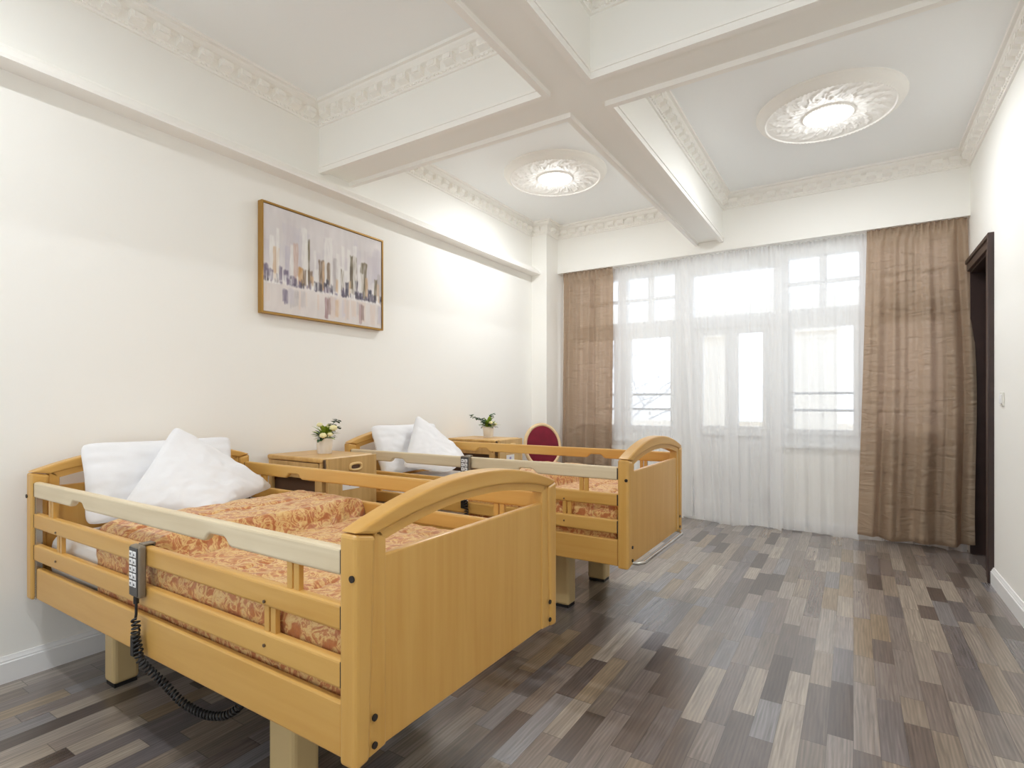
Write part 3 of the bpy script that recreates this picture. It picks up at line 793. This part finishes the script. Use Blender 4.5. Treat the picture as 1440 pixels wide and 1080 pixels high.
def quilt(x0, FOLD, seams):
    m = MB(); x1 = -1.068; nx, nt = 200, 150
    t0, t1 = .165, .835          # how far it wraps round the mattress sides
    def outer(u, s):
        x = x0+(x1-x0)*u; t = t0+(t1-t0)*s
        (y, z), n_ = rrect(t, MA[0], MA[1], MA[2], MA[3], .05)
        edge = min(u*(x1-x0), (1-u)*(x1-x0)); th = .045*min(1, math.sqrt(max(0, edge)/.03))
        # folded-back upper layer with a round front edge
        q = FOLD-x+.012*math.sin(y*9)
        if q > 0: th += .08*min(1, math.sqrt(q/.024))
        else: th -= .042*math.exp(q/.012)
        for sx in seams:
            d = abs(x-sx+.006*math.sin(y*11)); th -= .020*math.exp(-(d/.012)**2); th += .0035*math.sin((y+z)*95)*math.exp(-d/.03)
        for sy in (1.1, 1.387, 1.674):
            if n_[1] > .5: d = abs(y-sy); th -= .004*math.exp(-(d/.016)**2)
        th += .006*noise.noise(Vector((x*9, y*9, z*9)))+.005*noise.noise(Vector((x*22, y*20, z*20)))
        th *= min(1, .4+6*min(s, 1-s)) if min(s, 1-s) < .1 else 1
        th = max(th, .012)
        # hem hangs a little uneven and slack
        dz = 0
        if s < .18 or s > .82: dz = .008*math.sin(x*13)
        lim = .016 if n_[1] < .3 else 1
        th2 = min(th*.55, lim) if abs(n_[0]) > .9 else th*(1-.45*abs(n_[0]))
        return Vector((x, max(.9145, min(1.8595, y+n_[0]*th2)), z+n_[1]*th+dz))
    def inner(u, s):
        x = x0+.004+(x1-x0-.008)*u; t = t0+.006+(t1-t0-.012)*s
        (y, z), n_ = rrect(t, MA[0], MA[1], MA[2], MA[3], .05)
        return Vector((x, y+n_[0]*.008, z+n_[1]*.008))
    A = m.grid(outer, nx, nt); C = m.grid(inner, nx, nt)
    for i in range(nx-1):
        for j in (0, nt-1): m.bm.faces.new((A[i][j], A[i+1][j], C[i+1][j], C[i][j]))
    for j in range(nt-1):
        for i in (0, nx-1): m.bm.faces.new((A[i][j], A[i][j+1], C[i][j+1], C[i][j]))
    return m.build('quilt', M['damask'], smooth=180, weld=False)
QT = tag(quilt(-2.50, -2.02, (-2.26, -1.70, -1.36)), 'orange and gold damask quilt folded back on the near bed', 'quilt', 'damask quilts')

def pillow(corners, thick, nrm, label, seed, bow=.05, sagz=0):
    """corners a,b,c,d in order round the pillow; nrm: rough facing direction"""
    a, b, c, d = [Vector(q) for q in corners]; n_ = Vector(nrm).normalized(); N = 46
    m = MB()
    def base(u, v):
        # edges bow inwards between the pointed corners
        uu = u+bow*(.5-u)*2*(4*v*(1-v))**1.0*.5; vv = v+bow*(.5-v)*2*(4*u*(1-u))*.5
        return a*(1-uu)*(1-vv)+b*uu*(1-vv)+c*uu*vv+d*(1-uu)*vv
    cen = (a+b+c+d)/4
    def half(sg):
        def f(u, v):
            cr = abs(2*u-1)**7*abs(2*v-1)**7
            p = base(u, v); p = p+(cen-p)*.07*cr; e = (16*u*(1-u)*v*(1-v)); h = .004+thick/2*max(0, e)**.42
            k = noise.noise(Vector((u*4+seed, v*4, seed)))*.018+noise.noise(Vector((u*11+seed, v*11, 2)))*.007
            ed = min(u, 1-u, v, 1-v); k += .006*math.sin(38*(u if min(v,1-v) < min(u,1-u) else v)+seed)*math.exp(-ed/.07)
            return p+n_*sg*(h+k*e**.25)
        return f
    A = m.grid(half(1), N, N); C = m.grid(half(-1), N, N)
    for i in range(N-1):
        for j in (0, N-1):
            m.bm.faces.new((A[i][j], A[i+1][j], C[i+1][j], C[i][j])); m.bm.faces.new((A[j][i], A[j][i+1], C[j][i+1], C[j][i]))
    o = m.build('pillow', M['linen'], smooth=180, weld=True)
    return tag(o, label, 'pillow', 'white pillows')
P1 = pillow([(-2.865,1.0,.695),(-2.865,1.70,.70),(-3.03,1.765,1.055),(-3.03,1.035,1.06)], .15, (1,0,.35), 'wide white pillow leaning on the headboard of the near bed', 3)
P2 = pillow([(-2.49,1.36,.735),(-2.79,1.88,.762),(-2.90,1.39,1.135),(-2.745,1.08,.765)], .15, (.8,.1,.75), 'white pillow standing on its corner in front, on the near bed', 8)

# far bed: everything copied
OFF = Vector((.024, 1.758, .018))
B2 = dup(B); B2.location = B.location+Vector((OFF.x, OFF.y, 0)); B2['label'] = 'far beech hospital bed in front of the windows'
MB().tube([Vector(p)+OFF for p in pth], .009, 10).build('bumper_rail', M['steel'], B2, smooth=60)
# the lift holds it a little higher: raise all but the legs
for c in kids(B2):
    c.location = c.location+(Vector((0, .12, 0)) if c.name.startswith('leg') else Vector((0, 0, OFF.z)))
for src, lb in ((MT, 'white sheeted mattress on the far bed by the windows'), 
                (P1, 'wide white pillow leaning on the headboard of the far bed'), (P2, 'white pillow standing on its corner in front, on the far bed')):
    c = src.copy(); COL.objects.link(c); c.location = src.location+OFF; c['label'] = lb

q2 = tag(quilt(-2.04, -1.62, (-1.83, -1.40, -1.22)), 'orange and gold damask quilt on the far bed by the windows', 'quilt', 'damask quilts')
q2.location = OFF
# hand controls with coiled cords
def helix(path, r, turns, n):
    P = [Vector(p) for p in path]
    L = [0]
    for a, c in zip(P, P[1:]): L.append(L[-1]+(c-a).length)
    out = []; u = None
    for i in range(n+1):
        d = L[-1]*i/n; k = 0
        while k < len(L)-2 and L[k+1] < d: k += 1
        f = (d-L[k])/(L[k+1]-L[k]); p = P[k].lerp(P[k+1], f); t = (P[k+1]-P[k]).normalized()
        if u is None: u = t.cross(Vector((0,1,0))).normalized()
        u = (u-t*u.dot(t)).normalized(); v = t.cross(u); th = 2*PI*turns*i/n
        out.append(p+(u*math.cos(th)+v*math.sin(th))*r)
    return out
def smooth_path(pts, n=12):
    P = [Vector(p) for p in pts]; out = []
    for i in range(len(P)-1):
        p0, p1, p2, p3 = P[max(i-1,0)], P[i], P[i+1], P[min(i+2, len(P)-1)]
        for k in range(n):
            t = k/n; out.append(.5*((2*p1)+(p2-p0)*t+(2*p0-5*p1+4*p2-p3)*t*t+(3*p1-p0-3*p2+p3)*t**3))
    out.append(P[-1]); return out
def handset(x, y, ztop, label, cord, group='bed hand controls'):
    t = thing('hand_control', label, 'remote control', (x, y, ztop-.175), group)
    yf = y
    m = MB(); m.box(x-.034, x+.034, yf-.026, yf, ztop-.172, ztop+.004, .008, 3); m.build('handset_body', M['grey'], t, smooth=40)
    m = MB(); m.box(x-.029, x+.029, yf-.0285, yf-.025, ztop-.165, ztop-.002, .002); m.build('face_plate', M['black2'], t)
    for r_ in range(5):
        for c_ in (-1, 1):
            zc = ztop-.024-r_*.025; xc = x+c_*.0125
            bt = MB().box(xc-.0105, xc+.0105, yf-.031, yf-.028, zc-.010, zc+.010, .002).build('button', M['white'], t)
            MB().prism([(xc-.005, zc-.004*c_), (xc+.005, zc-.004*c_), (xc, zc+.005*c_)], 1, yf-.0318, yf-.0305).build('button_symbol', M['grey2'], bt)
    h_ = MB(); h_.box(x-.018, x+.018, yf-.004, yf+.034, ztop+.001, ztop+.006, .001); h_.box(x-.018, x+.018, yf+.030, yf+.034, ztop-.035, ztop+.005, .001)
    h_.build('hook', M['grey'], t)
    m = MB(); zb = ztop-.172
    m.tube([(x+.004, yf-.02, zb+.002), (x+.004, yf-.02, zb-.02)], .009, 8)
    m.tube([(x+.004, yf-.02, zb-.018), (x+.006, yf-.021, zb-.055), (x+.002, yf-.022, zb-.075)], .0045, 8)
    for pts, turns in cord: m.tube(helix(smooth_path(pts), .011, turns, int(turns*14)), .0036, 6)
    m.build('coiled_cord', M['black'], t, smooth=60)
    return t
M['black2'] = plain('dark_face_plate', (72,70,68), .4)
M['grey2'] = plain('symbol_grey', (90,90,92), .5)
hx, hy = -2.055, Y0+.007
H1 = handset(hx, hy, .760, 'grey wired hand control hooked on the middle rail of the near bed',
   [([(hx+.002, hy-.022, .515), (hx+.012, hy-.024, .49), (hx+.008, hy-.024, .46), (hx+.02, hy-.02, .42), (hx+.03, hy-.015, .375), (hx+.07, hy+.03, .30), (hx+.16, hy+.06, .235), (hx+.27, hy+.09, .215), (hx+.36, hy+.12, .25), (hx+.42, hy+.16, .36)], 52)])
m = MB(); m.box(hx-.028, hx-.004, hy-.026, hy-.008, .385, .455, .003); m.build('cord_clip', M['black'], H1)
hx2, hy2 = -2.055, Y0+OFF.y+.007
H2 = handset(hx2+.06, hy2, .916, 'grey wired hand control hooked on the top rail of the far bed',
   [([(hx2+.062, hy2-.022, .67), (hx2+.066, hy2-.02, .62), (hx2+.07, hy2-.02, .55), (hx2+.07, hy2-.018, .46), (hx2+.09, hy2+.0, .36), (hx2+.16, hy2+.07, .27), (hx2+.3, hy2+.12, .30), (hx2+.36, hy2+.16, .38)], 46)])
m = MB(); m.box(hx2+.03, hx2+.056, hy2-.028, hy2-.01, .60, .66, .003); m.build('cord_clip', M['black'], H2)

# ------------------------------------------------------------------ bedside cabinets
def cabinet(y0, label):
    y1 = y0+.39; x0, x1 = -3.165, -2.65; zt = .915
    t = thing('bedside_cabinet', label, 'bedside cabinet', ((x0+x1)/2, (y0+y1)/2, 0), 'beech bedside cabinets')
    m = MB(); m.box(x0, x1, y0, y1, .10, .122); m.box(x0, x0+.018, y0, y1, .10, .89); m.box(x0, x1, y1-.018, y1, .10, .89)
    m.box(x0, x1-.02, y0, y1, .455, .473); m.box(x0, x1-.02, y0, y1, .785, .80); m.box(x1-.02, x1, y0, y1, .10, .89)
    m.box(x0, x1, y0, y0+.018, .10, .455); m.box(x0, x0+.03, y0, y0+.018, .455, .9); m.box(x1-.06, x1-.02, y0, y0+.018, .455, .80)
    m.build('carcass', M['cab'], t, bevel=.002)
    MB().box(x0+.02, x1-.02, y0+.03, y0+.04, .475, .788).build('recess_shade_panel', M['dark'], t)  # dark panel in place of the shade inside the side compartment
    MB().box(x0-.005, x1+.005, y0-.01, y1+.01, .885, zt).build('top', M['cabtop'], t, bevel=.010, seg=3)
    MB().box(x0+.02, x1-.03, y0-.002, y0+.016, .80, .882).build('drawer', M['cab'], t, bevel=.003)
    # flap table hanging down at the front
    fl = MB().box(x1+.022, x1+.046, y0+.01, y1, .42, zt-.002).build('folding_flap', M['cab'], t, bevel=.003)
    hy = y0+.215; hz = .85
    hm = MB()
    def ring(u, v):
        a = 2*PI*u; ca, sa = math.cos(a), math.sin(a)
        R_ = (abs(ca)**3+abs(sa)**3)**(-1/3)
        cy, cz = .044*ca*R_, .020*sa*R_
        b_ = 2*PI*v; rr = .009
        return (x1+.050+rr*math.cos(b_)*.9, hy+cy*(1+.18*math.sin(b_)), hz+cz*(1+.4*math.sin(b_)))
    hm.grid(ring, 36, 10, True, True); hm.build('handle', M['cream2'], fl, smooth=180)
    MB().box(x1+.0455, x1+.047, hy-.034, hy+.034, hz-.014, hz+.014).build('handle_shade_plate', M['dark'], fl)  # flat dark plate, shade of the handle cut-out put in as colour
    st = MB().box(x1+.0455, x1+.047, hy-.10, hy+.03, .715, .775).build('sticker', M['white'], fl); st['label'] = 'white paper label'
    MB().box(x1+.0465, x1+.0475, hy-.05, hy-.02, .735, .755).build('sticker_mark', M['lilac'], st)
    for yy in (y0+.012, y1-.012):
        hd = MB()
        hd.tube([(x1-.02, yy, .87), (x1-.01, yy, .9), (x1+.012, yy, .902), (x1+.022, yy, .885), (x1+.022, yy, .80)], .006, 8)
        hd.box(x1+.002, x1+.024, yy-.012, yy+.012, .78, .815)
        hd.box(x1+.006, x1+.02, yy-.006, yy+.006, .815, .9)
        hd.build('hinge_bracket', M['steel3'], t, smooth=40)
    for x in (x0+.04, x1-.04):
        for y in (y0+.04, y1-.04):
            c = MB(); c.disc((x, y-.012, .035), .035, 1, .024, 20); c.box(x-.012, x+.012, y-.014, y+.014, .05, .10); c.build('castor', M['black'], t)
    return t
M['cream2'] = plain('pale_wood_handle', (226,192,132), .4)
M['lilac'] = plain('lilac_print', (170,160,205), .6)
cabinet(2.09, 'beech bedside cabinet between the two beds')
C2 = cabinet(3.91, 'beech bedside cabinet beyond the far bed, beside the red chair')

# ------------------------------------------------------------------ plants
def leaf_mesh(m, p, d, L, W, up=Vector((0,0,1)), curl=.3):
    d = d.normalized(); sd = d.cross(up)
    sd = sd.normalized() if sd.length > 1e-3 else Vector((1,0,0)); nn = sd.cross(d)
    rows = []
    for i in range(6):
        s = i/5; w_ = W*math.sin(PI*min(.97, s*.93+.05))**.8; c = p+d*L*s-nn*curl*L*s*s
        rows.append([m.bm.verts.new(c-sd*w_+nn*.15*w_), m.bm.verts.new(c), m.bm.verts.new(c+sd*w_+nn*.15*w_)])
    for a, b_ in zip(rows, rows[1:]):
        for k in range(2): m.bm.faces.new((a[k], a[k+1], b_[k+1], b_[k]))
def flower(m, c, r, rnd):
    m.ball(c, r*.55, sub=2)
    for ring, (n_, tilt, rr) in enumerate(((5,.9,.62),(7,.5,.85),(8,.1,1.0))):
        for k in range(n_):
            a = 2*PI*k/n_+ring; d = Vector((math.cos(a)*math.cos(tilt), math.sin(a)*math.cos(tilt), math.sin(tilt)))
            q = Vector(c)+d*r*rr*.55; d2 = bmesh.ops.create_icosphere(m.bm, subdivisions=1, radius=r*.42)
            for v in d2['verts']:
                w_ = v.co; al = w_.dot(d); v.co = q+(w_-d*al*.6)
def plant(cx, cy, zb, label, seed, sprig_dir, flowers):
    t = thing('potted_plant', label, 'potted plant', (cx, cy, zb), 'potted flowers on the cabinets')
    MB().lathe([(.042,0),(.044,.002),(.052,.088),(.056,.089),(.057,.10),(.052,.101),(.047,.088),(.02,.084)], (cx, cy, zb), 32).build('pot', M['pot'], t, smooth=40)
    rnd = random.Random(seed); m = MB()
    for i in range(46):
        a = rnd.uniform(0, 2*PI); el = rnd.uniform(.3, 1.4); d = Vector((math.cos(a)*math.cos(el), math.sin(a)*math.cos(el), math.sin(el)))
        p = Vector((cx, cy, zb+.09))+d*rnd.uniform(.01, .05); leaf_mesh(m, p, d, rnd.uniform(.045,.075), rnd.uniform(.012,.018), curl=rnd.uniform(.1,.5))
    m.build('foliage', M['leafy'], t, smooth=60, weld=False)
    m = MB()
    for i in range(22):
        a = rnd.uniform(0, 2*PI); el = rnd.uniform(.0, 1.1); d = Vector((math.cos(a)*math.cos(el), math.sin(a)*math.cos(el), math.sin(el)))
        p = Vector((cx, cy, zb+.095))+d*rnd.uniform(.02, .045); leaf_mesh(m, p, d, rnd.uniform(.038,.062), rnd.uniform(.014,.02), curl=rnd.uniform(.1,.6))
    m.build('dark_foliage', M['leafd'], t, smooth=60, weld=False)
    for sd in sprig_dir:
        m = MB(); p0 = Vector((cx, cy, zb+.09)); tip = p0+Vector(sd)
        mid = (p0+tip)/2+Vector((0,0,.02)); P_ = smooth_path([p0, mid, tip], 8); m.tube(P_, .0018, 5)
        for i in range(6, len(P_), 2):
            for s in (-1, 1):
                d = Vector((rnd.uniform(-.3,.3), s*.8+rnd.uniform(-.3,.3), rnd.uniform(-.2,.6))); leaf_mesh(m, P_[i], d, .034, .016, curl=.2)
        m.build('eucalyptus_sprig', M['leafd'], t, smooth=60, weld=False)
    for (dx, dy, dz, r) in flowers:
        m = MB(); flower(m, (cx+dx, cy+dy, zb+dz), r, rnd); m.tube([(cx, cy, zb+.08), (cx+dx*.6, cy+dy*.6, zb+.08+(dz-.08)*.6), (cx+dx, cy+dy, zb+dz-r*.4)], .002, 5)
        m.build('flower', M['petal'], t, smooth=60, weld=False)
plant(-2.90, 2.31, .915, 'white pot of cream flowers on the cabinet between the beds', 5, [(.03,.075,.125), (.02,.09,.075)],
      [(.055,-.055,.12,.031), (.06,.02,.165,.035), (.0,.035,.175,.026), (-.01,-.03,.185,.026), (.06,-.005,.125,.024)])
plant(-2.90, 4.17, .915, 'white pot of greenery on the cabinet beyond the far bed', 9, [(-.02,-.24,.115), (.0,-.13,.085), (.03,.03,.13)],
      [(.045,-.025,.14,.028), (.055,.035,.125,.023)])

# ------------------------------------------------------------------ red oval-back chair
def chair(cx, cy, ang):
    t = thing('oval_back_chair', 'red velvet oval-back chair with a cream frame in the far left corner', 'chair', (cx, cy, 0))
    R_ = Matrix.Rotation(ang, 3, 'Z'); O = Vector((cx, cy, 0))
    L = lambda x, y, z: tuple(O+R_ @ Vector((x, y, z)))         # local: +y is forwards
    lean = math.radians(10)
    def bk(a, r0, d):                                       # point on the leaning oval back
        w_, h_ = .205*r0, .235*r0
        x = w_*math.sin(a); z = h_*math.cos(a)
        return L(x, -.235-math.sin(lean)*(z+.27)+d*math.cos(lean), .765+z*math.cos(lean)+d*math.sin(lean))
    m = MB(); m.tube([bk(2*PI*i/64, 1, 0) for i in range(65)], .021, 10, cap=False); m.build('back_frame', M['cream'], t, smooth=60)
    for sgn, nm in ((1, 'back_pad'), (-1, 'back_cover')):
        m = MB()
        m.grid(lambda u, v: bk(2*PI*u, .93*v+1e-4, sgn*(.012+.022*math.cos(v*PI/2)**.7)), 48, 12, True); m.build(nm, M['velvet'], t, smooth=180)
    def seatpt(a, r):
        x = .245*math.copysign(abs(math.sin(a))**.75, math.sin(a))*r; y = .225*math.copysign(abs(math.cos(a))**.75, math.cos(a))*r
        return x*(1+.12*y/.225), y
    m = MB(); n_ = 48
    prof = [(1.0,.385),(1.02,.40),(1.02,.435),(.98,.445)]
    rings = [[m.bm.verts.new(L(*seatpt(2*PI*k/n_, r), z)) for k in range(n_)] for r, z in prof]
    for a, b_ in zip(rings, rings[1:]):
        for k in range(n_): m.bm.faces.new((a[k], a[(k+1) % n_], b_[(k+1) % n_], b_[k]))
    m.bm.faces.new(rings[0][::-1]); m.bm.faces.new(rings[-1]); m.build('seat_frame', M['cream'], t, smooth=40)
    m = MB(); prof = [(.97,.44),(.985,.462),(.95,.486),(.8,.502),(.5,.51),(.02,.512)]
    rings = [[m.bm.verts.new(L(*seatpt(2*PI*k/n_, r), z)) for k in range(n_)] for r, z in prof]
    for a, b_ in zip(rings, rings[1:]):
        for k in range(n_): m.bm.faces.new((a[k], a[(k+1) % n_], b_[(k+1) % n_], b_[k]))
    m.bm.faces.new(rings[-1]); m.build('seat', M['velvet'], t, smooth=60)
    for sx, sy, sp in ((-1,1,0),(1,1,0),(-1,-1,.06),(1,-1,.06)):
        m = MB(); m.tube([L(sx*.195, sy*.175, .40), L(sx*.195, sy*(.178+sp*.3), .3), L(sx*.195, sy*(.18+sp*2), 0.0)], lambda u: .022-.009*u, 10); m.build('leg', M['cream'], t, smooth=60)
    for sx in (-1, 1):
        m = MB(); m.tube(smooth_path([L(sx*.15, -.20, .42), L(sx*.145, -.22, .50), L(sx*.13, -.237, .575), bk(PI-sx*.72, 1.0, 0)], 6), .017, 8); m.build('back_support', M['cream'], t, smooth=60)
chair(-2.66, 5.02, math.atan2(-.60, .80)-PI/2+0.0)

# ------------------------------------------------------------------ daylight and camera
W = bpy.data.worlds.new('sky'); S.world = W; W.use_nodes = True
wn, wl = W.node_tree.nodes, W.node_tree.links
bg = wn['Background']; tc = wn.new('ShaderNodeTexCoord'); sp = wn.new('ShaderNodeSeparateXYZ'); rp = wn.new('ShaderNodeValToRGB')
wl.new(tc.outputs['Generated'], sp.inputs[0])
mr = wn.new('ShaderNodeMapRange'); mr.inputs[1].default_value = -1; mr.inputs[2].default_value = 1; wl.new(sp.outputs[2], mr.inputs[0]); wl.new(mr.outputs[0], rp.inputs[0])
rp.color_ramp.elements[0].position = .42; rp.color_ramp.elements[0].color = (1.05,1.17,1.34,1)
rp.color_ramp.elements[1].position = .75; rp.color_ramp.elements[1].color = (.82,.92,1.05,1)
e = rp.color_ramp.elements.new(.52); e.color = (.88,.955,1.06,1)
wl.new(rp.outputs[0], bg.inputs[0]); bg.inputs[1].default_value = 1.15

cam = bpy.data.cameras.new('camera'); co = bpy.data.objects.new('camera', cam); COL.objects.link(co); S.camera = co
F = 759.0
cam.sensor_width = 36; cam.lens = 36*F/1440; cam.shift_y = 25/1440; cam.clip_start = .05; cam.clip_end = 200
co.location = (0, 0, 1.25); co.rotation_euler = (PI/2, 0, math.atan2(480, F))

S.view_settings.view_transform = 'Standard'; S.view_settings.look = 'None'; S.view_settings.gamma = 1; S.view_settings.use_curve_mapping = False
S.view_settings.exposure = 0.74
try:
    S.cycles.use_denoising = True; S.cycles.max_bounces = 14; S.cycles.diffuse_bounces = 12; S.cycles.transparent_max_bounces = 24; S.cycles.sample_clamp_indirect = 6
except Exception: pass
